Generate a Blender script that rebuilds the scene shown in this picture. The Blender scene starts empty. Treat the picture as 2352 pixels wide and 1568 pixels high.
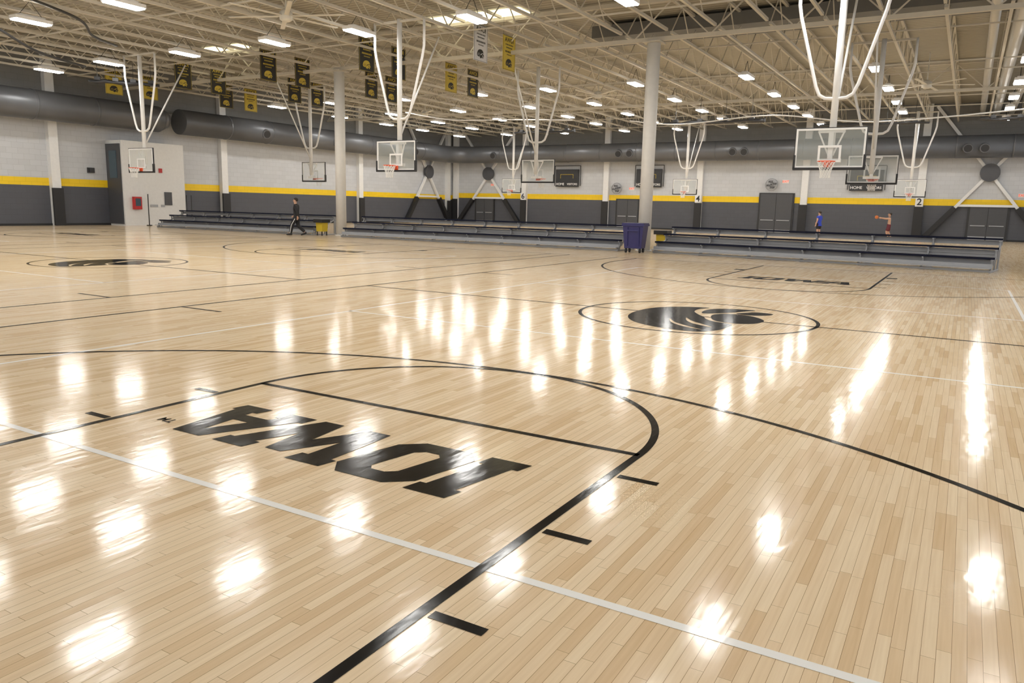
import bpy, math, random, bmesh
from mathutils import Vector, Matrix
random.seed(7)
scene=bpy.context.scene
COL=scene.collection
# ------------------------------------------------------------------ materials
def M(name,col,rough=.5,metal=0.,var=.06,scale=6.,bump=0.,emit=None,es=0.,alpha=None,coat=0.,trans=0.):
    m=bpy.data.materials.new(name); m.use_nodes=True
    nt=m.node_tree; b=nt.nodes['Principled BSDF']
    tc=nt.nodes.new('ShaderNodeTexCoord'); n=nt.nodes.new('ShaderNodeTexNoise')
    n.inputs['Scale'].default_value=scale; n.inputs['Detail'].default_value=3
    nt.links.new(tc.outputs['Object'],n.inputs['Vector'])
    mx=nt.nodes.new('ShaderNodeMix'); mx.data_type='RGBA'
    mx.inputs[6].default_value=(*[c*(1-var) for c in col],1); mx.inputs[7].default_value=(*[min(1,c*(1+var)) for c in col],1)
    nt.links.new(n.outputs['Fac'],mx.inputs[0]); nt.links.new(mx.outputs[2],b.inputs['Base Color'])
    b.inputs['Roughness'].default_value=rough; b.inputs['Metallic'].default_value=metal
    if coat: b.inputs['Coat Weight'].default_value=coat
    if bump:
        bp=nt.nodes.new('ShaderNodeBump'); bp.inputs['Strength'].default_value=bump; bp.inputs['Distance'].default_value=.02
        nt.links.new(n.outputs['Fac'],bp.inputs['Height']); nt.links.new(bp.outputs['Normal'],b.inputs['Normal'])
    if emit:
        b.inputs['Emission Color'].default_value=(*emit,1); b.inputs['Emission Strength'].default_value=es
    if alpha is not None: b.inputs['Alpha'].default_value=alpha
    if trans: b.inputs['Transmission Weight'].default_value=trans
    return m
cream=M('cream_paint',(.52,.49,.415),.5)
whitep=M('white_paint',(.82,.82,.81),.4)
whitecol=M('column_white',(.76,.75,.72),.45)
black=M('black_rubber',(.02,.02,.022),.55)
blackm=M('black_metal',(.03,.03,.032),.4)
ductm=M('duct_gray',(.125,.13,.14),.36,.2,.1,1.5)
ductd=M('duct_dark',(.02,.02,.022),.6)
alum=M('aluminium',(.38,.39,.41),.45,.2,.1,3)
navy=M('navy_seat',(.018,.02,.035),.9)
navy.node_tree.nodes['Principled BSDF'].inputs['Specular IOR Level'].default_value=0.
yellow=M('yellow_plastic',(.60,.44,.03),.4)
purple=M('bin_plastic',(.03,.028,.13),.4)
orange=M('rim_orange',(.75,.09,.02),.4)
netm=M('net_white',(.8,.8,.78),.8)
glassm=M('board_glass',(.66,.72,.70),.1,alpha=.16)
redm=M('red_paint',(.5,.02,.02),.4)
doorm=M('door_gray',(.075,.077,.085),.45)
glasswin=M('window_glass',(.07,.11,.14),.1)
lampm=M('lamp_lens',(1,1,1),.5,emit=(1,.98,.94),es=56)
skym=M('skylight_panel',(1,.95,.7),.5,emit=(1,.93,.66),es=1.8)
exitm=M('exit_red',(.8,.08,.03),.5,emit=(1,.12,.04),es=.5)
gold=M('banner_gold',(.50,.38,.05),.7)
bblack=M('banner_black',(.02,.02,.018),.7)
bwhite=M('banner_white',(.62,.62,.63),.7)
skin=M('skin',(.55,.33,.23),.5)
hairm=M('hair_dark',(.03,.02,.015),.7)
clothk=M('cloth_black',(.015,.015,.018),.8)
clothb=M('cloth_blue',(.03,.06,.45),.8)
clothr=M('cloth_dark_red',(.12,.02,.03),.8)
pipem=M('pipe_light',(.60,.59,.56),.4,.2)
roofd=M('roof_duct_dark',(.13,.13,.125),.6)
boothm=M('booth_white',(.78,.78,.77),.5)
fanm=M('fan_cream',(.58,.56,.50),.5)

def floor_nodes(nt,kind):
    N=nt.nodes; Lk=nt.links; b=N['Principled BSDF']
    tc=N.new('ShaderNodeNewGeometry')
    sep=N.new('ShaderNodeSeparateXYZ'); Lk.new(tc.outputs['Position'],sep.inputs[0])
    cmb=N.new('ShaderNodeCombineXYZ'); Lk.new(sep.outputs['Y'],cmb.inputs[0]); Lk.new(sep.outputs['X'],cmb.inputs[1])
    br=N.new('ShaderNodeTexBrick'); Lk.new(cmb.outputs[0],br.inputs['Vector'])
    br.offset=.37; br.offset_frequency=3; br.squash=.7; br.squash_frequency=2
    br.inputs['Scale'].default_value=1; br.inputs['Brick Width'].default_value=.78; br.inputs['Row Height'].default_value=.0508
    br.inputs['Mortar Size'].default_value=.0009; br.inputs['Mortar Smooth'].default_value=.3; br.inputs['Bias'].default_value=0
    br.inputs['Color1'].default_value=(0,0,0,1); br.inputs['Color2'].default_value=(1,1,1,1); br.inputs['Mortar'].default_value=(.5,.5,.5,1)
    mp=N.new('ShaderNodeMapping'); mp.inputs['Scale'].default_value=(2.2,60,1); Lk.new(cmb.outputs[0],mp.inputs[0])
    gr=N.new('ShaderNodeTexNoise'); gr.inputs['Scale'].default_value=1; gr.inputs['Detail'].default_value=4; Lk.new(mp.outputs[0],gr.inputs['Vector'])
    mp2=N.new('ShaderNodeMapping'); mp2.inputs['Scale'].default_value=(4.0,11,1); Lk.new(cmb.outputs[0],mp2.inputs[0])
    wv=N.new('ShaderNodeTexNoise'); wv.inputs['Scale'].default_value=1; wv.inputs['Detail'].default_value=2; Lk.new(mp2.outputs[0],wv.inputs['Vector'])
    if kind=='wood':
        cr=N.new('ShaderNodeValToRGB'); e=cr.color_ramp.elements
        e[0].position=0; e[0].color=(.72,.535,.33,1); e[1].position=1; e[1].color=(.88,.725,.51,1)
        x=cr.color_ramp.elements.new(.34); x.color=(.81,.635,.42,1)
        Lk.new(br.outputs['Color'],cr.inputs[0])
        m1=N.new('ShaderNodeMix'); m1.data_type='RGBA'; m1.blend_type='MULTIPLY'; m1.inputs[0].default_value=.45
        g2=N.new('ShaderNodeValToRGB'); g2.color_ramp.elements[0].position=.3; g2.color_ramp.elements[0].color=(.82,.76,.69,1); g2.color_ramp.elements[1].position=.65; g2.color_ramp.elements[1].color=(1,1,1,1)
        Lk.new(gr.outputs['Fac'],g2.inputs[0])
        Lk.new(cr.outputs[0],m1.inputs[6]); Lk.new(g2.outputs[0],m1.inputs[7])
        m2=N.new('ShaderNodeMix'); m2.data_type='RGBA'; Lk.new(br.outputs['Fac'],m2.inputs[0])
        Lk.new(m1.outputs[2],m2.inputs[6]); m2.inputs[7].default_value=(.24,.15,.07,1)
        Lk.new(m2.outputs[2],b.inputs['Base Color'])
    else:
        b.inputs['Base Color'].default_value=(.004,.004,.0045,1) if kind=='black' else (.88,.87,.84,1)
    mul=N.new('ShaderNodeMath'); mul.operation='MULTIPLY'; mul.inputs[1].default_value=1.0; Lk.new(wv.outputs['Fac'],mul.inputs[0])
    sb=N.new('ShaderNodeMath'); sb.operation='MULTIPLY_ADD'; sb.inputs[1].default_value=-.2; Lk.new(br.outputs['Fac'],sb.inputs[0]); Lk.new(mul.outputs[0],sb.inputs[2])
    bp=N.new('ShaderNodeBump'); bp.inputs['Strength'].default_value=.27; bp.inputs['Distance'].default_value=.004
    Lk.new(sb.outputs[0],bp.inputs['Height']); Lk.new(bp.outputs['Normal'],b.inputs['Normal']); Lk.new(bp.outputs['Normal'],b.inputs['Coat Normal'])
    b.inputs['Roughness'].default_value=.5; b.inputs['Specular IOR Level'].default_value=0.
    b.inputs['Coat Weight'].default_value=.85 if kind=='wood' else .65; b.inputs['Coat Roughness'].default_value=.112; b.inputs['Coat IOR'].default_value=1.38
def FM(name,kind):
    m=bpy.data.materials.new(name); m.use_nodes=True; floor_nodes(m.node_tree,kind); return m
fwood=FM('maple_floor','wood'); fblack=FM('floor_paint_black','black'); fwhite=FM('floor_paint_white','white')

def wallmat(name,axis,s0,s1):
    m=bpy.data.materials.new(name); m.use_nodes=True; nt=m.node_tree; N=nt.nodes; Lk=nt.links; b=N['Principled BSDF']
    g=N.new('ShaderNodeNewGeometry'); s=N.new('ShaderNodeSeparateXYZ'); Lk.new(g.outputs['Position'],s.inputs[0])
    c=N.new('ShaderNodeCombineXYZ'); Lk.new(s.outputs[axis],c.inputs[0]); Lk.new(s.outputs['Z'],c.inputs[1])
    br=N.new('ShaderNodeTexBrick'); Lk.new(c.outputs[0],br.inputs['Vector']); br.inputs['Scale'].default_value=1
    br.inputs['Brick Width'].default_value=.6; br.inputs['Row Height'].default_value=.3; br.inputs['Mortar Size'].default_value=.006
    br.inputs['Color1'].default_value=(1,1,1,1); br.inputs['Color2'].default_value=(.94,.94,.94,1); br.inputs['Mortar'].default_value=(.75,.75,.75,1)
    d=N.new('ShaderNodeMath'); d.operation='DIVIDE'; d.inputs[1].default_value=10; Lk.new(s.outputs['Z'],d.inputs[0])
    r=N.new('ShaderNodeValToRGB'); r.color_ramp.interpolation='CONSTANT'; Lk.new(d.outputs[0],r.inputs[0])
    e=r.color_ramp.elements; e[0].position=0; e[0].color=(.09,.094,.11,1); e[1].position=s0; e[1].color=(.92,.62,.015,1)
    x=e.new(s1); x.color=(.60,.615,.64,1)
    x=e.new(.70); x.color=(.22,.22,.215,1)
    mx=N.new('ShaderNodeMix'); mx.data_type='RGBA'; mx.blend_type='MULTIPLY'; mx.inputs[0].default_value=1
    Lk.new(r.outputs[0],mx.inputs[6]); Lk.new(br.outputs['Color'],mx.inputs[7]); Lk.new(mx.outputs[2],b.inputs['Base Color'])
    b.inputs['Roughness'].default_value=.55
    return m
def deckmat():
    m=bpy.data.materials.new('roof_deck'); m.use_nodes=True; nt=m.node_tree; N=nt.nodes; Lk=nt.links; b=N['Principled BSDF']
    g=N.new('ShaderNodeNewGeometry'); s=N.new('ShaderNodeSeparateXYZ'); Lk.new(g.outputs['Position'],s.inputs[0])
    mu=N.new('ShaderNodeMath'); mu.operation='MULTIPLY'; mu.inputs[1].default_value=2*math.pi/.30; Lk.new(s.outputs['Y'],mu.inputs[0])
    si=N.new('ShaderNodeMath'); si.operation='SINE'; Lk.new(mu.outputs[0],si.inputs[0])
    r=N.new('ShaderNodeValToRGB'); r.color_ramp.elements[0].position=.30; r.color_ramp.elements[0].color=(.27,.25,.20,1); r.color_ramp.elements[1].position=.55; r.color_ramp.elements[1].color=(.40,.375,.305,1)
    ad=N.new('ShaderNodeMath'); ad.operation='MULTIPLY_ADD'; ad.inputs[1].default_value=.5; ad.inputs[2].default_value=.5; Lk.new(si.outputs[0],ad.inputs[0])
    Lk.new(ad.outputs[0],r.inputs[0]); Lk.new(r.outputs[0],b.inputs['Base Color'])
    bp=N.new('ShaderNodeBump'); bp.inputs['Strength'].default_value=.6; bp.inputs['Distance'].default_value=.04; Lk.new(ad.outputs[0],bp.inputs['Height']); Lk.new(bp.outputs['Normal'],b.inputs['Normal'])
    b.inputs['Roughness'].default_value=.6
    return m
# ------------------------------------------------------------------ mesh builder
class MB:
    def __init__(s): s.v=[]; s.f=[]
    def box(s,c,sz,rz=0.,rx=0.,taper=1.):
        o=len(s.v); R=Matrix.Rotation(rz,3,'Z')@Matrix.Rotation(rx,3,'X')
        for z in (-.5,.5):
            k=taper if z<0 else 1.
            for x,y in ((-.5,-.5),(.5,-.5),(.5,.5),(-.5,.5)):
                s.v.append(tuple(Vector(c)+R@Vector((x*sz[0]*k,y*sz[1]*k,z*sz[2]))))
        s.f+=[tuple(o+i for i in q) for q in ((3,2,1,0),(4,5,6,7),(0,1,5,4),(1,2,6,5),(2,3,7,6),(3,0,4,7))]
        return s
    def beam(s,p0,p1,w,h=None):
        return s.sweep([p0,p1],w/2*1.414,4,off=math.pi/4)
    def sweep(s,pts,r,n=10,off=0.,closed=False,caps=True):
        pts=[Vector(p) for p in pts]; m=len(pts); rs=r if isinstance(r,(list,tuple)) else [r]*m
        o=len(s.v); up=None
        for i,p in enumerate(pts):
            if closed: t=(pts[(i+1)%m]-pts[i-1])
            else: t=(pts[min(i+1,m-1)]-pts[max(i-1,0)])
            t.normalize()
            if up is None:
                up=Vector((0,0,1)) if abs(t.z)<.9 else Vector((0,1,0))
            a=t.cross(up); a.normalize(); bb=a.cross(t); up=bb
            for k in range(n):
                th=2*math.pi*k/n+off
                s.v.append(tuple(p+(a*math.cos(th)+bb*math.sin(th))*rs[i]))
        seg=m if closed else m-1
        for i in range(seg):
            j=(i+1)%m
            for k in range(n):
                l=(k+1)%n
                s.f.append((o+i*n+k,o+i*n+l,o+j*n+l,o+j*n+k))
        if not closed and caps:
            s.f.append(tuple(o+k for k in range(n))[::-1]); s.f.append(tuple(o+(m-1)*n+k for k in range(n)))
        return s
    def loft(s,secs,side,n=14):
        """secs: (centre,half width,half height); side: horizontal unit vector"""
        o=len(s.v); m=len(secs)
        for c,hw,hh in secs:
            for k in range(n):
                th=2*math.pi*k/n; s.v.append(tuple(Vector(c)+side*hw*math.cos(th)+Vector((0,0,hh*math.sin(th)))))
        for i in range(m-1):
            for k in range(n):
                l=(k+1)%n; s.f.append((o+i*n+k,o+i*n+l,o+(i+1)*n+l,o+(i+1)*n+k))
        s.f.append(tuple(o+k for k in range(n))[::-1]); s.f.append(tuple(o+(m-1)*n+k for k in range(n))); return s
    def quad(s,a,b,c,d):
        o=len(s.v); s.v+=[a,b,c,d]; s.f.append((o,o+1,o+2,o+3)); return s
    def mesh(s,name,mat,smooth=False):
        me=bpy.data.meshes.new(name); me.from_pydata(s.v,[],s.f); me.materials.append(mat)
        if smooth:
            for p in me.polygons: p.use_smooth=len(p.vertices)==4
        me.update(); return me
    def obj(s,name,mat,parent=None,smooth=False,loc=None):
        o=bpy.data.objects.new(name,s.mesh(name,mat,smooth)); COL.objects.link(o)
        if parent: o.parent=parent
        if loc: o.location=loc
        return o
def root(name,label,cat,loc=(0,0,0),rz=0,group=None):
    e=bpy.data.objects.new(name,None); e.empty_display_size=.2; COL.objects.link(e)
    e.location=loc; e.rotation_euler=(0,0,rz); tag(e,label,cat,group); return e
def tag(o,label,cat,group=None):
    o['label']=label; o['category']=cat
    if group: o['group']=group
def struct(o): o['kind']='structure'; return o
def dup(o,loc,rz=None,label=None):
    c=o.copy(); c.location=loc
    if rz is not None: c.rotation_euler=(0,0,rz)
    if label: c['label']=label
    COL.objects.link(c)
    for ch in list(o.children):
        k=ch.copy(); COL.objects.link(k); k.parent=c
        for g in list(ch.children):
            h=g.copy(); COL.objects.link(h); h.parent=k
    return c
def curve_mesh(name,shapes,mat):
    """shapes: list of lists of loops (outline + holes); each filled on its own, then merged"""
    bm=bmesh.new()
    for loops in shapes:
        cu=bpy.data.curves.new(name,'CURVE'); cu.dimensions='2D'; cu.fill_mode='BOTH'
        for lp in loops:
            sp=cu.splines.new('POLY'); sp.points.add(len(lp)-1)
            for i,(x,y) in enumerate(lp): sp.points[i].co=(x,y,0,1)
            sp.use_cyclic_u=True
        o=bpy.data.objects.new(name,cu); COL.objects.link(o)
        me=bpy.data.meshes.new_from_object(o.evaluated_get(bpy.context.evaluated_depsgraph_get()))
        bpy.data.objects.remove(o); bm.from_mesh(me); bpy.data.meshes.remove(me)
    me=bpy.data.meshes.new(name); bm.to_mesh(me); bm.free(); me.materials.clear(); me.materials.append(mat)
    for p in me.polygons: p.material_index=0
    return me
def text_mesh(t,size,mat,ext=.004):
    cu=bpy.data.curves.new('t','FONT'); cu.body=t; cu.size=size; cu.extrude=ext; cu.align_x='CENTER'; cu.align_y='CENTER'; cu.offset=size*.015
    o=bpy.data.objects.new('t',cu); COL.objects.link(o)
    me=bpy.data.meshes.new_from_object(o.evaluated_get(bpy.context.evaluated_depsgraph_get()))
    bpy.data.objects.remove(o); me.materials.clear(); me.materials.append(mat); return me
def mo(name,me,parent=None,loc=(0,0,0),rot=(0,0,0),sc=(1,1,1)):
    o=bpy.data.objects.new(name,me); COL.objects.link(o); o.location=loc; o.rotation_euler=rot; o.scale=sc
    if parent: o.parent=parent
    return o
# ------------------------------------------------------------------ room
XL,YF,ZC=-41.5,60.,9.6
XR,YN=16.,-14.
fl=struct(MB().quad((XL,YN,0),(XR,YN,0),(XR,YF,0),(XL,YF,0)).obj('floor',fwood))
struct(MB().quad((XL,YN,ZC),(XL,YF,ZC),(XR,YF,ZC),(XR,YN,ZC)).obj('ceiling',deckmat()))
struct(MB().box((XL-.15,(YN+YF)/2,ZC/2),(.3,YF-YN,ZC)).obj('wall_left',wallmat('block_wall_left','Y',.222,.262)))
struct(MB().box(((XL+XR)/2,YF+.15,ZC/2),(XR-XL,.3,ZC)).obj('wall_far',wallmat('block_wall_far','X',.240,.286)))
struct(MB().box((XL+.02,(YN+YF)/2,.06),(.04,YF-YN,.12)).obj('baseboard_left',black))
struct(MB().box(((XL+XR)/2,YF-.02,.06),(XR-XL,.04,.12)).obj('baseboard_far',black))
# ------------------------------------------------------------------ floor markings
ft=.3048; LW=.056; LX=1.803; D=7.06; BY=-4.166; S=15.25
def rect(mb,x0,y0,x1,y1,z): mb.quad((x0,y0,z),(x1,y0,z),(x1,y1,z),(x0,y1,z))
def arc(mb,cx,cy,r,a0,a1,z,w=LW,n=72):
    for i in range(n):
        t0=a0+(a1-a0)*i/n; t1=a0+(a1-a0)*(i+1)/n
        P=lambda rr,t:(cx+rr*math.cos(t),cy+rr*math.sin(t),z)
        mb.quad(P(r-w/2,t0),P(r+w/2,t0),P(r+w/2,t1),P(r-w/2,t1))
glyph={
'I':(.40,[[(0,0),(.40,0),(.40,.18),(.34,.18),(.34,.82),(.40,.82),(.40,1),(0,1),(0,.82),(.06,.82),(.06,.18),(0,.18)]]),
'O':(.84,[[(.17,0),(.67,0),(.84,.17),(.84,.83),(.67,1),(.17,1),(0,.83),(0,.17)],[(.35,.2),(.28,.27),(.28,.73),(.35,.8),(.49,.8),(.56,.73),(.56,.27),(.49,.2)]]),
'W':(1.34,[[(0,1),(0,.82),(.06,.82),(.25,0),(.50,0),(.67,.50),(.84,0),(1.09,0),(1.28,.82),(1.34,.82),(1.34,1),(.94,1),(.94,.82),(1.01,.82),(.935,.42),(.77,.90),(.57,.90),(.405,.42),(.33,.82),(.40,.82),(.40,1)]]),
'A':(1.02,[[(0,0),(.38,0),(.38,.18),(.315,.18),(.345,.28),(.675,.28),(.705,.18),(.64,.18),(.64,0),(1.02,0),(1.02,.18),(.965,.18),(.70,1),(.32,1),(.055,.18),(0,.18)],[(.40,.45),(.62,.45),(.51,.82)]])}
shapes=[];u=-.02
for ch,gap in (('I',.04),('O',.02),('W',-.13),('A',0)):
    w,ls=glyph[ch]
    shapes.append([[(-(1.30-.74*((u+a)+.2*b)),.595+.755*b) for a,b in l] for l in ls])
    u+=w+gap
iowa=curve_mesh('court_lettering',shapes,fblack)
def sl(pts,n=6):
    out=[];m=len(pts)
    for i in range(m):
        p0,p1,p2,p3=[Vector((*pts[(i+k)%m],0)) for k in (-1,0,1,2)]
        for j in range(n):
            t=j/n; q=.5*((2*p1)+(-p0+p2)*t+(2*p0-5*p1+4*p2-p3)*t*t+(-p0+3*p1-3*p2+p3)*t**3)
            out.append((q.x,q.y))
    return out
emblem=[
 [sl([(-1.55,-.50),(-1.52,.05),(-1.20,.55),(-.65,.86),(0,.95),(.6,.85),(1.0,.52),(1.16,.12),(.90,.20),(.55,.18),(.22,.02),(-.02,-.14),(-.26,-.26),(-.44,-.44),(-.56,-.72),(-.95,-.74),(-1.25,-.70)]),
  sl([(-1.34,-.52),(-1.18,-.18),(-.90,.08),(-.55,.22),(-.87,.03),(-1.12,-.24)]),
  sl([(-1.02,-.56),(-.86,-.26),(-.60,-.06),(-.28,.05),(-.56,-.12),(-.78,-.34)])],
 [sl([(-.44,-.72),(-.34,-.42),(.0,-.25),(.36,-.20),(.60,-.38),(.54,-.74),(.16,-1.02),(-.25,-.98)])],
 [sl([(.38,-.02),(.78,.07),(1.12,-.04),(1.28,-.32),(1.32,-.62),(1.10,-.52),(.74,-.34)])],
 [sl([(.70,-.46),(.92,-.56),(1.08,-.70),(1.04,-.96),(.82,-.94),(.64,-.70)])]]
hawk=curve_mesh('center_emblem',[[[(-v,uu) for uu,v in lp] for lp in sh] for sh in emblem],fblack)
bl=MB(); wh=MB()
Z1,Z2=.0022,.0014
for ci in range(3):
    X=-S*ci
    for sgn in (1,-1):
        Y=lambda y:(y if sgn==1 else 2*D-y)
        def R(x0,y0,x1,y1,z=Z1,mb=bl):
            a,b=sorted((Y(y0),Y(y1))); rect(mb,X+x0,a,X+x1,b,z)
        base=-5.77
        for s2 in (-1,1):
            R(s2*LX-LW/2,base,s2*LX+LW/2,0)
            for ty in (-.46,-1.43,-2.39):
                x0,x1=sorted((s2*(LX+.045),s2*(LX+.30))); R(x0,ty-.028,x1,ty+.028)
            x0,x1=sorted((s2*(LX+.045),s2*(LX+.30))); R(x0,-3.65,x1,-3.35)
            x0,x1=sorted((s2*6.72,s2*5.82)); R(x0,2.78,x1,2.83)
        R(-LX,-LW/2,LX,LW/2)
        if sgn==1: arc(bl,X,0,LX,0,math.pi,Z1); arc(bl,X,BY,5.995,0,math.pi,Z1,n=140)
        else: arc(bl,X,2*D,LX,-math.pi,0,Z1); arc(bl,X,2*D-BY,5.995,-math.pi,0,Z1,n=140)
        for s2 in (-1,1): R(s2*5.995-LW/2,base,s2*5.995+LW/2,BY)
        R(-6.745,base-.05,6.745,base)
    for s2 in (-1,1): rect(bl,X+s2*6.72-LW/2,-5.8,X+s2*6.72+LW/2,2*D+5.8,Z1)
    rect(bl,X-6.72,D-LW/2,X+6.72,D+LW/2,Z1); arc(bl,X,D,LX,0,2*math.pi,Z1,n=120)
    for y in (-1.935,4.08,10.04,16.05): rect(wh,X-4.475,y-.026,X+4.525,y+.026,Z2)
    for x in (-4.45,4.50): rect(wh,X+x-.026,-1.96,X+x+.026,16.075,Z2)
    for sgn in (1,-1):
        o=mo('court_lettering',iowa,fl,(X,0 if sgn==1 else 2*D,Z1+.0004),(0,0,math.pi if sgn==1 else 0))
    mo('center_emblem',hawk,fl,(X,D,Z1+.0004))
bl.obj('black_court_lines',fblack,fl); wh.obj('white_court_lines',fwhite,fl)
tm=text_mesh('TM',.11,fblack,0.); mo('trademark_letters',tm,fl,(-1.44,-1.22,Z1+.0006),(0,0,math.pi))
# ------------------------------------------------------------------ roof structure
def truss(length,z0,z1,pitch,cw,ww,axis='y'):
    mb=MB(); P=(lambda t,z:(0,t,z)) if axis=='y' else (lambda t,z:(t,0,z))
    mb.beam(P(0,z0),P(length,z0),cw); mb.beam(P(0,z1),P(length,z1),cw)
    n=int(length/pitch)
    for i in range(n):
        a=i*pitch; mb.beam(P(a,z0),P(a+pitch/2,z1),ww); mb.beam(P(a+pitch/2,z1),P(a+pitch,z0),ww)
    return mb
YG=24.6
j1=truss(YG-YN-.3,8.30,9.45,2.3,.10,.035).mesh('roof_truss',cream)
j2=truss(YF-YG-.4,8.30,9.45,2.3,.10,.035).mesh('roof_truss',cream)
x=XL+1.6
while x<XR:
    for me,y in ((j1,YN),(j2,YG+.2)):
        o=mo('roof_truss',me,None,(x,y,0)); tag(o,'cream steel open-web joist under the roof deck','roof truss','roof joists')
    x+=1.83
gm=truss(XR-XL-.2,8.05,9.45,3.0,.15,.045,'x').mesh('roof_girder',cream)
for y in (YG,42.3,3.):
    o=mo('roof_girder',gm,None,(XL+.1,y,0)); tag(o,'deep cream steel girder truss carrying the roof joists','girder','roof girders')
bm_=MB().beam((0,0,8.30),(XR-XL-.8,0,8.30),.05).mesh('bridging_bar',cream)
for y in (9.0,14.5,21.3,28,35,37.6,46,50.4,56.5):
    o=mo('bridging_bar',bm_,None,(XL+.6,y,0)); tag(o,'thin cream steel bridging rod crossing the roof joists','bridging bar','bridging bars')
o=MB().box((2,28.4,9.2),(27,2.0,.5)).obj('roof_duct',roofd); tag(o,'dark rectangular duct under the roof deck','duct')
for (a,b,c,d) in ((-17.6,23.6,-13.0,25.2),(-32.6,23.8,-29.8,25.2)):
    o=MB().box(((a+c)/2,(b+d)/2,ZC-.06),(c-a,d-b,.06)).obj('window_1' if a>-20 else 'window_2',skym); struct(o)
for x in (3.6,4.4,5.3,6.0):
    o=MB().sweep([(x,8,8.7),(x,YF-.2,8.7)],.17 if x!=4.4 else .24,12).obj('service_pipe',pipem,smooth=True); tag(o,'pale insulated pipe slung under the roof','pipe','service pipes')
# ------------------------------------------------------------------ lights
L0=root('light_fixture','white rectangular high-bay fixture with glowing lens','light',(0,0,0),group='high-bay lights')
hb=MB(); hb.box((0,0,.10),(.46,1.30,.12),taper=1.0); hb.box((0,0,.20),(.26,.9,.08)); hb.obj('housing',whitep,L0)
MB().box((0,0,.02),(.42,1.22,.04)).obj('lens',lampm,L0)
MB().sweep([(0,-.4,.24),(0,0,.75),(0,.4,.24)],.012,5).obj('hanger',blackm,L0)
first=True
LXS=[-37,-32,-26.5,-21,-16.6,-11.6,-6.1,-.6,4.9]
for y in [3.9,7.7,11.7,18.1,33,39,44.3,49,54.5]:
    for x in LXS:
        if first: L0.location=(x,y,7.8); first=False
        else: dup(L0,(x,y,7.8))
for x in (-16.6,-6.1,4.9): dup(L0,(x,-3.5,7.8))  # out-of-view extra fixtures, added to light the near floor
# ------------------------------------------------------------------ columns
for x in (-7.55,-23.65):
    c=root('column','round cream-white steel column between the courts','column',(x,YG,0),group='round columns')
    MB().sweep([(0,0,.02),(0,0,8.0)],.255,32).obj('shaft',whitecol,c,True)
    MB().sweep([(0,0,0),(0,0,.05)],.33,24).obj('base_collar',whitecol,c,True)
    MB().box((0,0,7.93),(.7,.7,.05)).obj('cap_plate',cream,c)
def pilaster(n,x,y,facing):
    mb=MB(); w=.5; dpt=.32
    if facing=='x': mb.box((x+dpt/2,y,ZC/2),(dpt,w,ZC)); pc=(x+dpt+.05,y,1.06); ps=(.10,w+.12,2.1)
    else: mb.box((x,y-dpt/2,ZC/2),(w,dpt,ZC)); pc=(x,y-dpt-.05,1.16); ps=(w+.12,.10,2.3)
    o=struct(mb.obj('trim_%d'%n,whitep)); MB().box(pc,ps).obj('wall_pad',black,o)
    return o
k=1
for y in (8,20.4,32.0,46.0,58.9): pilaster(k,XL,y,'x'); k+=1
PX=[-41.0,-33.1,-24.7,-16.2,-7.8,.3,8.6]
for x in PX: pilaster(k,x,YF,'y'); k+=1
for x,t in ((-33.1,'6'),(-16.2,'4'),(.3,'2')):
    r=root('number_sign','white plate with a bold black number on a wall pad','sign',(x,YF-.43,2.64),group='court number signs')
    MB().box((0,0,0),(.52,.03,.62)).obj('plate',whitep,r); mo('number',text_mesh(t,.68,black,.01),r,(0,-.022,0),(math.pi/2,0,0))
def brace(x0,x1,y,axis):
    cxm=(x0+x1)/2
    r=root('cross_brace','white steel cross brace with round dark hub and black pads','brace',(0,0,0),group='wall cross braces')
    P=(lambda t,z,off=.18:(t,y-off,z)) if axis=='x' else (lambda t,z,off=.18:(y+off,t,z))
    zc=4.75; zt=9.4
    mb=MB()
    for a,b in ((x0,x1),(x1,x0)):
        f=2.3/zc
        mb.beam(P(a+(cxm-a)*f,2.3),P(cxm+(b-cxm)*1,zt),.20)
    mb.beam(P(x0+(cxm-x0)*.5,2.45),P(x1-(x1-cxm)*.5,2.45),.16)
    mb.obj('diagonal',whitep,r)
    for a in (x0,x1): MB().beam(P(a,.1,.24),P(a+(cxm-a)*2.3/zc,2.3,.24),.34).obj('brace_pad',black,r)
    MB().sweep([P(cxm,zc,.22),P(cxm,zc,.42)],.62,28).obj('hub_plate',doorm,r)
brace(-40.6,-33.6,YF,'x'); brace(.8,8.2,YF,'x'); brace(52.2,59.0,XL,'y')
# ------------------------------------------------------------------ wall ducts
def duct(pts,label,nozz):
    r=root('air_duct',label,'duct',(0,0,0),group='round wall ducts')
    rb=MB().sweep(pts,.78,32)
    for i in range(len(pts)-1):
        a,b=Vector(pts[i]),Vector(pts[i+1]); Ln=(b-a).length
        if Ln<5: continue
        n=int(Ln/3.2)
        for q in range(1,n):
            p=a.lerp(b,q/n); t=(b-a).normalized()*.05; rb.sweep([p-t,p+t],.795,32)
    rb.obj('duct_body',ductm,r,True)
    for p,d in nozz:
        p=Vector(p); d=Vector(d).normalized()
        n=MB(); n.sweep([p+d*.58,p+d*.98],[.36,.30],20); n=n.obj('nozzle',ductm,r,True)
        MB().sweep([p+d*.981,p+d*.986],.25,20).obj('nozzle_opening',ductd,n)
ZD=6.47; XD=XL+1.17; YD=YF-1.37
duct([(XD,-8,ZD),(XD,25.6,ZD),(XD,26.4,ZD)],'big round dark gray duct along the side wall',[])
el=[(XD+2.2*(1-math.cos(t)),YD-2.2+2.2*math.sin(t),ZD) for t in [math.pi/2*i/8 for i in range(9)]]
nz=[]
for y in (34.5,41.5,51.5): nz.append(((XD,y,ZD),(1,-.25,-.25)))
for x in (-35.5,-22.9,-21.9,-13.2,-12.3,2.9,3.9): nz.append(((x,YD,ZD),(0.1,-1,-.2)))
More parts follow.
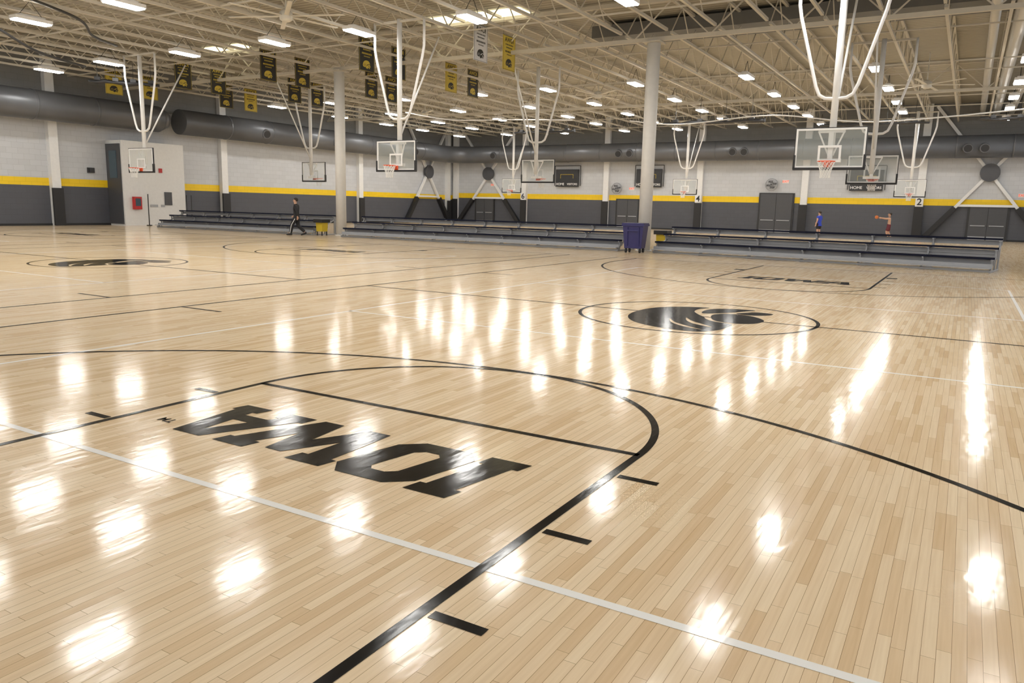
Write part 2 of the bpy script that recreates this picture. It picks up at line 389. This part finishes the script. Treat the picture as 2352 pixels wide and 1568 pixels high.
duct([(XD,27.9,ZD)]+el+[(XR-.2,YD,ZD)],'big round dark gray duct wrapping the corner with nozzles',nz)
MB().sweep([(XD,26.4,ZD),(XD,27.0,ZD)],[.76,.48],28).obj('duct_cap',ductm,bpy.data.objects['air_duct'],True)
# ------------------------------------------------------------------ booth
b=root('office_booth','white boxy booth with a dark side door against the wall','booth',(XL,25.75,0))
MB().box((.75,0,2.5),(1.5,4.2,5.0)).obj('booth_body',boothm,b)
d=MB().box((.72,-2.13,2.45),(1.35,.06,4.7)).obj('door',doorm,b)
MB().box((.72,-2.17,3.6),(.7,.03,1.6)).obj('window_pane',glasswin,d)
MB().box((1.53,.85,1.65),(.05,.5,.8)).obj('control_panel',doorm,b)
MB().box((1.53,.4,3.35),(.05,.22,.26)).obj('fire_alarm',redm,b)
MB().box((1.52,-.15,1.2),(.03,.5,.14)).obj('outlet_cover',alum,b); MB().box((1.52,.45,1.2),(.03,.25,.14)).obj('outlet_cover',alum,b)
e=root('extinguisher_cabinet','red fire extinguisher cabinet mounted on the white booth','cabinet',(XL+1.62,24.4,1.35))
MB().box((0,0,0),(.2,.5,.75)).obj('cabinet_body',redm,e); MB().box((.105,0,.05),(.015,.34,.45)).obj('cabinet_window',glasswin,e)
for yy in (24.9,27.6,27.95):
    s=root('barrier_post','thin black barrier post on a round base','post',(XL+1.95,yy,0),group='barrier posts')
    MB().sweep([(0,0,.03),(0,0,1.9)],.03,10).obj('post',blackm,s,True); MB().sweep([(0,0,0),(0,0,.05)],.16,16).obj('base',blackm,s,True)
for yy,zz in ((22.6,3.2),):
    o=MB().box((XL+.06,yy,zz),(.12,.4,.3)).box((XL+.14,yy,zz),(.06,.3,.2)).obj('wall_speaker',blackm); tag(o,'small black box on the block wall','speaker')
# ------------------------------------------------------------------ doors
def door(n,x,w,h):
    o=struct(MB().box((x,YF-.05,h/2),(w+.25,.10,h+.12)).obj('door_%d'%n,blackm))
    for s in (-1,1):
        l=MB().box((x+s*w/4,YF-.12,h/2),(w/2-.03,.05,h-.05)).obj('door_leaf',doorm,o)
        MB().box((x+s*w/4,YF-.17,1.05),(w/2-.25,.05,.07)).obj('push_bar',alum,l)
        MB().box((x+s*w/4,YF-.15,.16),(w/2-.1,.012,.28)).obj('kick_plate',alum,l)
door(1,-9.9,2.5,3.15); door(2,-22.6,2.0,2.5); door(3,4.7,2.3,2.4); door(4,-37.6,2.0,2.4)
for x,z in ((-22.3,3.45),(-36.7,3.7),(6.6,3.2),(-9.3,4.1)):
    s=root('exit_sign','small glowing red exit sign on the block wall','sign',(x,YF-.03,z),group='exit signs')
    MB().box((0,0,0),(.5,.04,.26)).obj('sign_box',whitep,s); mo('sign_letters',text_mesh('EXIT',.24,exitm,.004),s,(0,-.025,0),(math.pi/2,0,0))
for x,z in ((-23.6,3.45),(-10.3,3.85)):
    f=root('wall_fan','round gray caged fan mounted on the wall','fan',(x,YF-.45,z),group='wall fans')
    c=MB()
    for rr in (.12,.24,.36,.46): c.sweep([(rr*math.cos(t),-.12+.1*(rr/.46)**2,rr*math.sin(t)) for t in [2*math.pi*i/24 for i in range(24)]],.012,5,closed=True)
    for i in range(16):
        t=2*math.pi*i/16; c.sweep([(.05*math.cos(t),-.13,.05*math.sin(t)),(.46*math.cos(t),-.02,.46*math.sin(t))],.008,4)
    c.sweep([(.47*math.cos(t),.05,.47*math.sin(t)) for t in [2*math.pi*i/28 for i in range(28)]],.03,6,closed=True); c.obj('cage',alum,f)
    bld=MB()
    for i in range(4):
        t=2*math.pi*i/4+.3; bld.box((.23*math.cos(t),.0,.23*math.sin(t)),(.36,.02,.16),0)
    bld.sweep([(0,-.06,0),(0,.15,0)],.1,14); bld.obj('blades',doorm,f)
    MB().beam((0,.1,0),(0,.44,-.05),.07).obj('bracket',blackm,f)
for x,z in ((-28.6,4.35),(-20.7,4.35),(-3.4,4.2)):
    s=root('scoreboard','black scoreboard with yellow trim and white lettering on the wall','scoreboard',(x,YF-.2,z),group='wall scoreboards')
    MB().box((0,0,0),(2.3,.18,1.55)).obj('panel',blackm,s)
    t=MB(); t.box((0,-.1,.32),(1.3,.02,.03)); t.box((-.64,-.1,.15),(.03,.02,.35)); t.box((.64,-.1,.15),(.03,.02,.35)); t.obj('trim_line',yellow,s)
    mo('home_letters',text_mesh('HOME',.3,whitep,.006),s,(-.68,-.10,-.55),(math.pi/2,0,0))
    mo('visitor_letters',text_mesh('VISITORS',.26,whitep,.006),s,(.55,-.10,-.55),(math.pi/2,0,0))
    g=MB()
    for xx in (-1.3,1.3): g.beam((xx,.05,-.7),(xx,.05,1.1),.05)
    g.beam((-1.3,.05,1.1),(1.3,.05,1.1),.05); g.obj('mount_frame',blackm,s)
# ------------------------------------------------------------------ hoops
def build_hoop():
    r=root('basketball_hoop','glass backboard with orange rim hung from white ceiling mast','basketball hoop',group='ceiling-hung hoops')
    yb=.40
    fr=MB(); W,H,zb=1.83,1.07,2.90; t=.05
    for x in (-W/2+t/2,W/2-t/2): fr.box((x,yb,zb+H/2),(t,.05,H))
    for z in (zb+t/2,zb+H-t/2): fr.box((0,yb,z),(W-2*t,.05,t))
    bb=fr.obj('backboard_frame',whitep,r)
    MB().box((0,yb,zb+H/2),(W-2*t,.015,H-2*t)).obj('glass_panel',glassm,r)
    tg=MB(); w,h,q=.61,.457,.06; z0=3.05
    for x in (-w/2+q/2,w/2-q/2): tg.box((x,yb-.012,z0+h/2),(q,.008,h))
    for z in (z0+q/2,z0+h-q/2): tg.box((0,yb-.012,z),(w-2*q,.008,q))
    tg.obj('target_square',whitep,r)
    pd=MB(); pd.box((0,yb,zb-.03),(W+.06,.10,.07))
    for s in (-1,1): pd.box((s*(W/2+.005),yb,zb+.16),(.06,.10,.38))
    pd.obj('edge_padding',black,r)
    ol=MB()
    for s in (-1,1): ol.box((s*(W/2+.012),yb+.01,zb+H/2),(.024,.06,H))
    ol.box((0,yb+.01,zb+H+.012),(W+.048,.06,.024)); ol.obj('rear_rim_channel',blackm,r)
    rm=MB(); rm.sweep([(.2286*math.cos(a),.2286*math.sin(a),3.05) for a in [2*math.pi*i/28 for i in range(28)]],.011,8,closed=True)
    rm.box((0,.31,3.03),(.14,.17,.03)); rm.box((0,.375,2.98),(.22,.03,.16))
    for s in (-1,1): rm.beam((s*.08,.36,2.93),(s*.16,.17,3.04),.015)
    rm.obj('rim',orange,r,True)
    n=MB(); K=12
    rad=[.225,.19,.155,.13,.135]; zz=[3.04,2.93,2.82,2.71,2.60]
    for i in range(K):
        for l in range(4):
            for dd in (.5,-.5):
                a0=2*math.pi*(i+.5*(l%2))/K; a1=a0+2*math.pi*dd/K
                n.sweep([(rad[l]*math.cos(a0),rad[l]*math.sin(a0),zz[l]),(rad[l+1]*math.cos(a1),rad[l+1]*math.sin(a1),zz[l+1])],.0065,4,caps=False)
    n.obj('net',netm,r)
    m=MB(); m.sweep([(0,yb+.22,3.25),(0,yb+.22,8.35)],.095,16); m.obj('mast',whitep,r,True)
    f=MB()
    pts=[(-1.15,yb+.2,8.3),(-1.15,yb+.2,7.35),(-1.08,yb+.2,7.0),(-.55,yb+.2,5.15),(-.44,yb+.2,4.9),(-.28,yb+.2,4.8),(0,yb+.2,4.78)]
    f.sweep(pts+[(-p[0],p[1],p[2]) for p in pts[:-1][::-1]],.048,10)
    f.obj('fork_brace',whitep,r,True)
    g=MB(); g.sweep([(0,yb+.22,4.1),(0,yb+2.7,8.2)],.035,10); g.obj('diagonal_strut',whitep,r,True)
    h=MB(); h.box((0,yb+.13,3.9),(.7,.08,.08)); h.box((0,yb+.12,3.1),(.6,.10,.10)); h.box((0,yb+.14,3.5),(.12,.14,.9))
    for s in (-1,1): h.beam((s*.34,yb+.08,3.9),(s*.08,yb+.2,3.3),.04)
    h.obj('mounting_bracket',whitep,r)
    tp=MB(); tp.beam((-1.2,yb+.2,8.27),(1.2,yb+.2,8.27),.08); tp.obj('top_rail',cream,r)
    return r
H0=build_hoop(); H0.location=(0,2*D-BY,0)
for x in (-S-.1,-2*S-.35): dup(H0,(x,2*D-BY,0))
for x in (0,-S,-2*S):
    dup(H0,(x,30.1,0),math.pi,'glass backboard seen from behind, hung from white ceiling mast')
    dup(H0,(x,52.6,0))
# ------------------------------------------------------------------ bleachers
def bleacher(L,loc,rz,label):
    r=root('bleacher',label,'bleacher',loc,rz,'low aluminium bleachers')
    rows=[(.30,.42),(.98,.70),(1.66,.97)]
    for i,(y,z) in enumerate(rows):
        MB().box((L/2,y,z),(L,.26,.055)).obj('seat_plank',navy,r)
        MB().box((L/2,y+.12,z-.12),(L,.02,.14)).obj('riser_board',alum,r)
        MB().box((L/2,y-.30,max(.10,z-.28)),(L-.05,.27,.035)).obj('foot_board',alum,r)
    for y,z,h in ((.02,.05,.07),(.10,.20,.12),(.46,.29,.18),(1.14,.50,.28)):
        MB().box((L/2,y,z),(L,.02,h)).obj('front_riser',alum,r)
    n=max(2,int(L/1.8))
    for i in range(n+1):
        fm=MB()
        x=.05+(L-.1)*i/n
        fm.beam((x,0,.03),(x,1.85,.03),.05); fm.beam((x,1.75,.03),(x,1.75,.94),.05); fm.beam((x,.05,.06),(x,1.75,.80),.045)
        for y,z in rows: fm.beam((x,y,.03),(x,y,z-.02),.045); fm.beam((x,y-.12,z-.04),(x,y+.14,z-.04),.05)
        fm.obj('support_frame',alum,r)
    return r
bleacher(12.3,(-37.0,23.6,0),0,'low three-row aluminium bleacher with navy seats by the side wall')
bleacher(14.5,(-22.7,23.5,0),0,'long low three-row aluminium bleacher with navy seats between two columns')
bleacher(11.25,(-6.85,23.7,0),math.radians(-8),'low three-row aluminium bleacher with navy seats beside the dark bin')
# bins
r=root('rolling_bin','tall blue-purple plastic rolling bin standing by the column','bin',(-7.42,23.3,0),.1)
t=MB(); t.box((0,0,.60),(.80,.72,.86),taper=.82); t.box((0,0,1.05),(.88,.80,.07)); t.obj('bin_body',purple,r)
t=MB(); t.box((0,-.02,1.10),(.84,.78,.05)); t.obj('lid',purple,r)
t=MB()
for s in (-1,1):
    t.box((s*.22,-.345,.62),(.05,.05,.7),rx=.08)
t.box((0,-.37,.85),(.5,.06,.06)); t.obj('handle',purple,r)
for sx in (-1,1):
    for sy in (-1,1):
        MB().sweep([(sx*.27-.03,sy*.24,.085),(sx*.27+.03,sy*.24,.085)],.085,14).obj('wheel',black,r,True)
for x,y in ((-7.35,26.2),(-24.4,24.0)):
    r=root('yellow_cart','small yellow plastic cart with a black lid','cart',(x,y,0),group='yellow carts')
    MB().box((0,0,.42),(.42,.42,.44),taper=.9).obj('cart_body',yellow,r)
    t=MB(); t.box((0,0,.72),(.58,.58,.16)); t.obj('lid',black,r)
    for sx in (-1,1):
        for sy in (-1,1): MB().sweep([(sx*.16,sy*.16,0),(sx*.16,sy*.16,.21)],.03,8).obj('leg',black,r)
# ------------------------------------------------------------------ banners
def banner(x,y,col,em):
    nm={'k':'black','y':'yellow','w':'white'}[col]; mt={'k':bblack,'y':gold,'w':bwhite}[col]; it={'k':gold,'y':bblack,'w':bblack}[col]
    r=root('championship_banner','%s hanging championship banner with small lettering and emblem'%nm,'banner',(x,y,7.3),group='hanging banners')
    MB().box((0,0,.685),(.02,1.0,1.37)).obj('cloth',mt,r)
    b=MB()
    for z in (.02,1.35): b.box((.0,0,z),(.026,.96,.012))
    for s in (-1,1): b.box((0,s*.47,.685),(.026,.012,1.32))
    for i,(w,z,h) in enumerate(((.62,1.02,.05),(.5,.90,.05),(.66,.74,.07),(.4,.62,.04))):
        nn=int(w/.07)
        for q in range(nn): b.box((0,-w/2+(q+.5)*w/nn,z),(.026,.048,h))
    b.obj('lettering_rows',it,r)
    mo('banner_word',text_mesh('IOWA',.26,it,.002),r,(.013,0,1.20),(math.pi/2,0,math.pi/2),(-1,1,1))
    mo('banner_emblem',em,r,(.0135,0,.30),(0,math.pi/2,0),(.17,.17,.17)).data.name
    c=MB(); c.sweep([(0,-.45,1.37),(0,-.45,2.1)],.006,4); c.sweep([(0,.45,1.37),(0,.45,2.1)],.006,4); c.sweep([(0,-.5,1.375),(0,.5,1.375)],.015,6); c.obj('hanging_rod',blackm,r)
emb={}
for kx,mt in (('k',gold),('y',bblack),('w',bblack)):
    mm=hawk.copy(); mm.materials.clear(); mm.materials.append(mt); emb[kx]=mm
for x,y,c in ((-38.2,22.3,'y'),(-38.2,24.5,'y'),(-32.4,22.4,'k'),(-32.4,24.6,'k'),(-26,22.3,'k'),(-26,24.5,'k'),(-19.8,22.2,'k'),(-19.8,24.4,'k'),(-13.9,22.2,'w'),(-13.9,24.4,'y'),
    (-37,28.9,'k'),(-37,30.8,'y'),(-30.8,28.6,'k'),(-30.8,30.4,'k'),(-25.3,28.9,'k'),(-25.3,30.6,'k'),(-19.8,28.6,'y'),(-19.8,30.6,'k')): banner(x,y,c,emb[c])
# ------------------------------------------------------------------ ceiling fans
for x,y in ((-17.4,15.3),(1.1,38.8),(-15.1,36.2),(-30,40)):
    r=root('ceiling_fan','large white ceiling fan with long thin blades','ceiling fan',(x,y,7.9),.35,group='ceiling fans')
    MB().sweep([(0,0,-.18),(0,0,-.12),(0,0,.12),(0,0,.22)],[.12,.22,.22,.1],20).obj('motor',fanm,r,True)
    MB().sweep([(0,0,.2),(0,0,1.5)],.03,8).obj('downrod',fanm,r)
    for i in range(6):
        t=2*math.pi*i/6
        bb_=MB().box((1.15*math.cos(t),1.15*math.sin(t),0),(1.95,.16,.02),rz=t); bb_.obj('blade',fanm,r)
# ------------------------------------------------------------------ dark rigging
def bundle(p,Lx,rz,label):
    r=root('net_bundle',label,'rigging',p,rz,'rolled divider nets')
    m=MB(); pts=[];rr=[]
    n=int(Lx/.35)
    for i in range(n+1): pts.append((-Lx/2+Lx*i/n,random.uniform(-.05,.05),random.uniform(-.05,.05))); rr.append(random.uniform(.05,.14))
    m.sweep(pts,rr,9); m.obj('rolled_net',blackm,r,True)
    for i in range(4):
        h=MB()
        x=-Lx/2+Lx*(i+.5)/4; h.sweep([(x,0,0),(x,0,8.25-p[2])],.012,5); h.box((x,0,.12),(.26,.26,.16))
        h.obj('hanger',blackm,r)
for p,L_,a in (((-10,41.3,6.8),6,0),((-24,46.5,7.1),5,0),((-2,47,7.0),6,0),((-33.6,19.9,7.3),3.2,.9),((6,46.5,7.0),5,0)):
    bundle(p,L_,a,'black rolled divider net hanging below the roof')
def cable(name,pts,rad,mat,label):
    P=[];m=len(pts)
    for i in range(m-1):
        p0,p1,p2,p3=[Vector(pts[max(0,min(m-1,i+k))]) for k in (-1,0,1,2)]
        for j in range(8):
            t=j/8; P.append(.5*((2*p1)+(-p0+p2)*t+(2*p0-5*p1+4*p2-p3)*t*t+(-p0+3*p1-3*p2+p3)*t**3))
    P.append(Vector(pts[-1])); o=MB().sweep(P,rad,6).obj(name,mat,None,True); tag(o,label,'cable','hanging cables'); return o
cable('hanging_cable',[(-25.9,8.6,8.0),(-27.5,11,7.6),(-28.6,13,7.2),(-29.6,15.5,7.1)],.05,blackm,'black sagging cable under the roof')
cable('hanging_cable',[(-24,9.3,8.2),(-25.5,12.8,8.1),(-27,14.3,7.9),(-29,16.6,8.1)],.05,blackm,'black sagging cable under the roof')
cable('hanging_cable',[(-27,34,7.2),(-25,36,6.9),(-22,38,7.0),(-19,41,7.2)],.035,whitep,'white sagging cable under the roof')
cable('hanging_cable',[(-14,38.4,6.7),(-11,38.4,6.4),(-6,38.4,6.7),(-1,38.4,6.2),(6,38.4,6.6)],.035,whitep,'white sagging cable under the roof')
# ------------------------------------------------------------------ people
def skinned(name,nodes,edges,rootn,mat,parent,sub=2):
    keys=list(nodes); idx={k:i for i,k in enumerate(keys)}
    me=bpy.data.meshes.new(name); me.from_pydata([nodes[k][0] for k in keys],[(idx[a],idx[b]) for a,b in edges],[])
    o=bpy.data.objects.new(name,me); COL.objects.link(o)
    o.modifiers.new('s','SKIN')
    for k in keys:
        rr=nodes[k][1]; sv=me.skin_vertices[0].data[idx[k]]; sv.radius=rr if isinstance(rr,tuple) else (rr,rr); sv.use_root=(k==rootn)
    sb=o.modifiers.new('d','SUBSURF'); sb.levels=sub; sb.render_levels=sub
    m2=bpy.data.meshes.new_from_object(o.evaluated_get(bpy.context.evaluated_depsgraph_get())); bpy.data.objects.remove(o)
    m2.materials.clear(); m2.materials.append(mat)
    for p in m2.polygons: p.use_smooth=True
    o=bpy.data.objects.new(name,m2); COL.objects.link(o); o.parent=parent; return o
def person(loc,rz,J,label,top,topmat,bottom,bottommat,sleeves,legslen):
    r=root('person',label,'person',loc,rz)
    cx,cy=J['ch']
    N={'pel':((0,0,.96),(.15,.11)),'wai':((cx*.4,cy*.4,1.12),(.135,.10)),'che':((cx,cy,1.32),(.175,.12)),'neb':((cx,cy,1.47),(.09,.08)),
       'nek':((cx,cy-.01,1.55),.062),'jaw':((cx,cy-.03,1.63),(.072,.085)),'hed':((cx,cy-.012,1.72),(.088,.108)),'top':((cx,cy,1.80),(.062,.075))}
    E=[('pel','wai'),('wai','che'),('che','neb'),('neb','nek'),('nek','jaw'),('jaw','hed'),('hed','top')]
    for s in 'lr':
        sh,el,wr=J['s'+s],J['e'+s],J['w'+s]
        N['s'+s]=(sh,.075); N['e'+s]=(el,.052); N['w'+s]=(wr,.036)
        dirv=(Vector(wr)-Vector(el)).normalized(); hd=Vector(wr)+dirv*.06; side=dirv.cross(Vector((1,0,0)))
        if side.length<.2: side=Vector((0,1,0))
        side.normalize()
        N['p'+s]=(tuple(hd),(.042,.026)); E+=[('che','s'+s),('s'+s,'e'+s),('e'+s,'w'+s),('w'+s,'p'+s)]
        curl=Vector((0,-.4,0))
        for i,(o_,ln) in enumerate(((-.032,.065),(-.011,.078),(.011,.072),(.032,.055))):
            a=hd+side*o_+dirv*.035; b_=a+dirv*ln*.55+curl*.02; c=b_+(dirv+curl*.8).normalized()*ln*.5
            for q,pp in enumerate((a,b_,c)): N['f%s%d%d'%(s,i,q)]=(tuple(pp),.0095)
            E+=[('p'+s,'f%s%d0'%(s,i)),('f%s%d0'%(s,i),'f%s%d1'%(s,i)),('f%s%d1'%(s,i),'f%s%d2'%(s,i))]
        a=hd-side*.047-dirv*.01; b_=a-side*.015+dirv*.045
        N['t%s0'%s]=(tuple(a),.012); N['t%s1'%s]=(tuple(b_),.010); E+=[('p'+s,'t%s0'%s),('t%s0'%s,'t%s1'%s)]
        hp,kn,an,to=J['h'+s],J['k'+s],J['a'+s],J['o'+s]
        N['h'+s]=(hp,.10); N['k'+s]=(kn,.066); mid=Vector(kn).lerp(Vector(an),.35); N['c'+s]=(tuple(mid),.064); N['a'+s]=(an,.042); N['o'+s]=(to,(.038,.028))
        E+=[('pel','h'+s),('h'+s,'k'+s),('k'+s,'c'+s),('c'+s,'a'+s),('a'+s,'o'+s)]
    skinned('body',N,E,'pel',skin,r)
    g=lambda k,e: tuple(a+e for a in (N[k][1] if isinstance(N[k][1],tuple) else (N[k][1],)*2))
    if top:
        T={k:(N[k][0],g(k,.03)) for k in ('wai','che')}; T['neb']=(N['neb'][0],g('neb',.018)); T['pel']=((0,0,.95),(.185,.15)); T['hem']=((0,0,.80),(.19,.155))
        te=[('hem','pel'),('pel','wai'),('wai','che'),('che','neb')]
        for s in 'lr':
            T['s'+s]=(N['s'+s][0],.098); te.append(('che','s'+s))
            if sleeves==1:
                T['e'+s]=(N['e'+s][0],.076); T['w'+s]=(N['w'+s][0],.056); te+=[('s'+s,'e'+s),('e'+s,'w'+s)]
            else:
                m_=Vector(N['s'+s][0]).lerp(Vector(N['e'+s][0]),.6); T['m'+s]=(tuple(m_),.085); te.append(('s'+s,'m'+s))
        skinned('jacket' if sleeves==1 else 'shirt',T,te,'pel',topmat,r)
        MB().sweep([(cx+.075*math.cos(t),cy-.005+.07*math.sin(t),1.505+.01*math.sin(t)) for t in [2*math.pi*i/20 for i in range(20)]],.026 if sleeves==1 else .016,8,closed=True).obj('collar',topmat,r,True)
    T={'pel':((0,0,.95),(.174,.138)),'wb':((0,0,1.10),(.158,.124))}; te=[('pel','wb')]
    for s in 'lr':
        T['h'+s]=(N['h'+s][0],.128); te.append(('pel','h'+s)); k_=Vector(N['k'+s][0])
        if legslen==1:
            a_=Vector(N['a'+s][0]); T['k'+s]=(tuple(k_),.098); T['c'+s]=(tuple(k_.lerp(a_,.5)),.09); T['a'+s]=(tuple(a_),.078); te+=[('h'+s,'k'+s),('k'+s,'c'+s),('c'+s,'a'+s)]
        else:
            T['k'+s]=(tuple(Vector(N['h'+s][0]).lerp(k_,.9)),.115); te.append(('h'+s,'k'+s))
    skinned(bottom,T,te,'pel',bottommat,r)
    for s in 'lr':
        a,t_=Vector(N['a'+s][0]),Vector(N['o'+s][0]); d_=(t_-a); d_.z=0; d_.normalize(); sd=Vector((-d_.y,d_.x,0))
        hz=max(0,a.z-.09); tz=max(0,t_.z-.05)
        P=lambda f,h: Vector((a.x,a.y,0))+d_*f+Vector((0,0,h+hz*(1-min(1,max(0,(f+.08)/.26)))+tz*min(1,max(0,(f+.08)/.26))))
        MB().loft([(P(-.085,.055),.015,.03),(P(-.07,.06),.042,.058),(P(-.02,.068),.05,.068),(P(.05,.055),.052,.054),(P(.12,.042),.056,.041),(P(.17,.036),.048,.034),(P(.20,.03),.018,.018)],sd).obj('shoe',whitep if sleeves!=1 else black,r,True)
    fy=cy-.118
    MB().sweep([(cx,fy+.03,1.715),(cx,fy-.0,1.695),(cx,fy-.014,1.674),(cx,fy+.01,1.662)],[.008,.011,.014,.009],8).obj('nose',skin,r,True)
    for s in (-1,1):
        MB().sweep([(cx+s*.033,fy+.022,1.71),(cx+s*.033,fy+.004,1.71)],[.012,.008],10).obj('eye',black,r)
        MB().sweep([(cx+s*.086,cy+.0,1.66),(cx+s*.094,cy+.01,1.69),(cx+s*.092,cy+.0,1.72)],[.010,.016,.011],8).obj('ear',skin,r,True)
    MB().box((cx,fy+.022,1.632),(.048,.014,.010)).obj('mouth',redm,r)
    h=MB(); nn,mm=20,12
    h.sweep([(0,0,-math.cos(math.pi*i/mm)) for i in range(mm+1)],[max(.01,math.sin(math.pi*i/mm)) for i in range(mm+1)],nn)
    nv=[]
    for x_,y_,z_ in h.v:
        X_,Y_,Z_=cx+x_*.097,cy+.014+y_*.118,1.735+z_*.098
        if Y_<cy-.03: Z_=max(Z_,1.762)
        elif Y_<cy+.02: Z_=max(Z_,1.72)
        else: Z_=max(Z_,1.655)
        nv.append((X_,Y_,Z_))
    h.v=nv; h.obj('hair',hairm,r,True)
    return r
def joints(**k):
    J=dict(ch=(0,0),sl=(.18,0,1.42),el=(.25,.03,1.15),wl=(.26,-.05,.90),sr=(-.18,0,1.42),er=(-.25,.03,1.15),wr=(-.26,-.05,.90),
        hl=(.09,0,.88),kl=(.11,-.02,.50),al=(.12,.02,.09),ol=(.13,-.13,.045),hr=(-.09,0,.88),kr=(-.11,-.02,.50),ar=(-.12,.02,.09),**{'or':(-.13,-.13,.045)})
    J.update(k); return J
p1=person((-24.95,22.85,0),math.radians(-62),joints(ch=(0,-.03),kl=(.10,-.20,.53),al=(.10,-.30,.10),ol=(.10,-.45,.06),kr=(-.10,.02,.50),ar=(-.10,.36,.17),**{'or':(-.10,.25,.05)},
     el=(.25,.12,1.17),wl=(.24,.12,.93),er=(-.25,-.02,1.16),wr=(-.22,-.20,.98)),
     'person walking in black jacket and black trousers with white stripe',True,clothk,'trousers',clothk,1,1)
st=MB(); st.sweep([(.215,-.02,.82),(.205,-.20,.53),(.19,-.26,.30),(.178,-.30,.12)],.014,5); st.obj('trouser_stripe',whitep,p1)
person((-5.6,54,0),math.radians(-120),joints(er=(-.24,-.12,1.18),wr=(-.18,-.30,1.05)),'person standing in blue shirt and black shorts',True,clothb,'shorts',clothk,0,0)
person((-1.1,54,0),math.radians(-80),joints(el=(.20,-.26,1.42),wl=(.10,-.50,1.46),er=(-.20,-.26,1.40),wr=(-.10,-.50,1.44),kl=(.12,-.14,.52),al=(.12,.04,.09),ol=(.12,-.12,.045),kr=(-.12,.02,.5),ar=(-.12,.22,.12),**{'or':(-.12,.08,.05)}),
    'shirtless person in dark red shorts holding out a ball',False,None,'shorts',clothr,0,0)
def ball(p,label):
    m=MB(); n=16
    m.sweep([(p[0],p[1],p[2]-.12*math.cos(math.pi*i/12)) for i in range(13)],[max(.001,.12*math.sin(math.pi*i/12)) for i in range(13)],20)
    o=m.obj('basketball',M('ball_orange',(.55,.16,.04),.5),None,True); tag(o,label,'ball')
ball((-1.1-.80,54-.11,1.50),'orange basketball held by the shirtless person')
ball((.9,52.5,.12),'orange basketball resting on the floor')
# ------------------------------------------------------------------ world, camera
w=bpy.data.worlds.new('World'); scene.world=w; w.use_nodes=True
w.node_tree.nodes['Background'].inputs[0].default_value=(.95,.97,1,1); w.node_tree.nodes['Background'].inputs[1].default_value=.8
f,psi,pit,rol,CX,CY,CZ=1760.14,.528,.1735,.0228,3.5383,-4.6956,1.6183
fw=Vector((-math.sin(psi)*math.cos(pit),math.cos(psi)*math.cos(pit),-math.sin(pit)))
rt=Vector((math.cos(psi),math.sin(psi),0)); dn=-(rt.cross(fw))
r2=rt*math.cos(rol)-dn*math.sin(rol); d2=rt*math.sin(rol)+dn*math.cos(rol)
cam=bpy.data.cameras.new('camera'); co=bpy.data.objects.new('camera',cam); COL.objects.link(co)
m3=Matrix((r2,-d2,-fw)).transposed(); co.matrix_world=Matrix.Translation((CX,CY,CZ))@m3.to_4x4()
cam.sensor_width=36; cam.lens=f/2352*36; cam.clip_end=300; cam.clip_start=.05
scene.camera=co
scene.view_settings.view_transform='Standard'; scene.view_settings.look='None'; scene.view_settings.exposure=.12
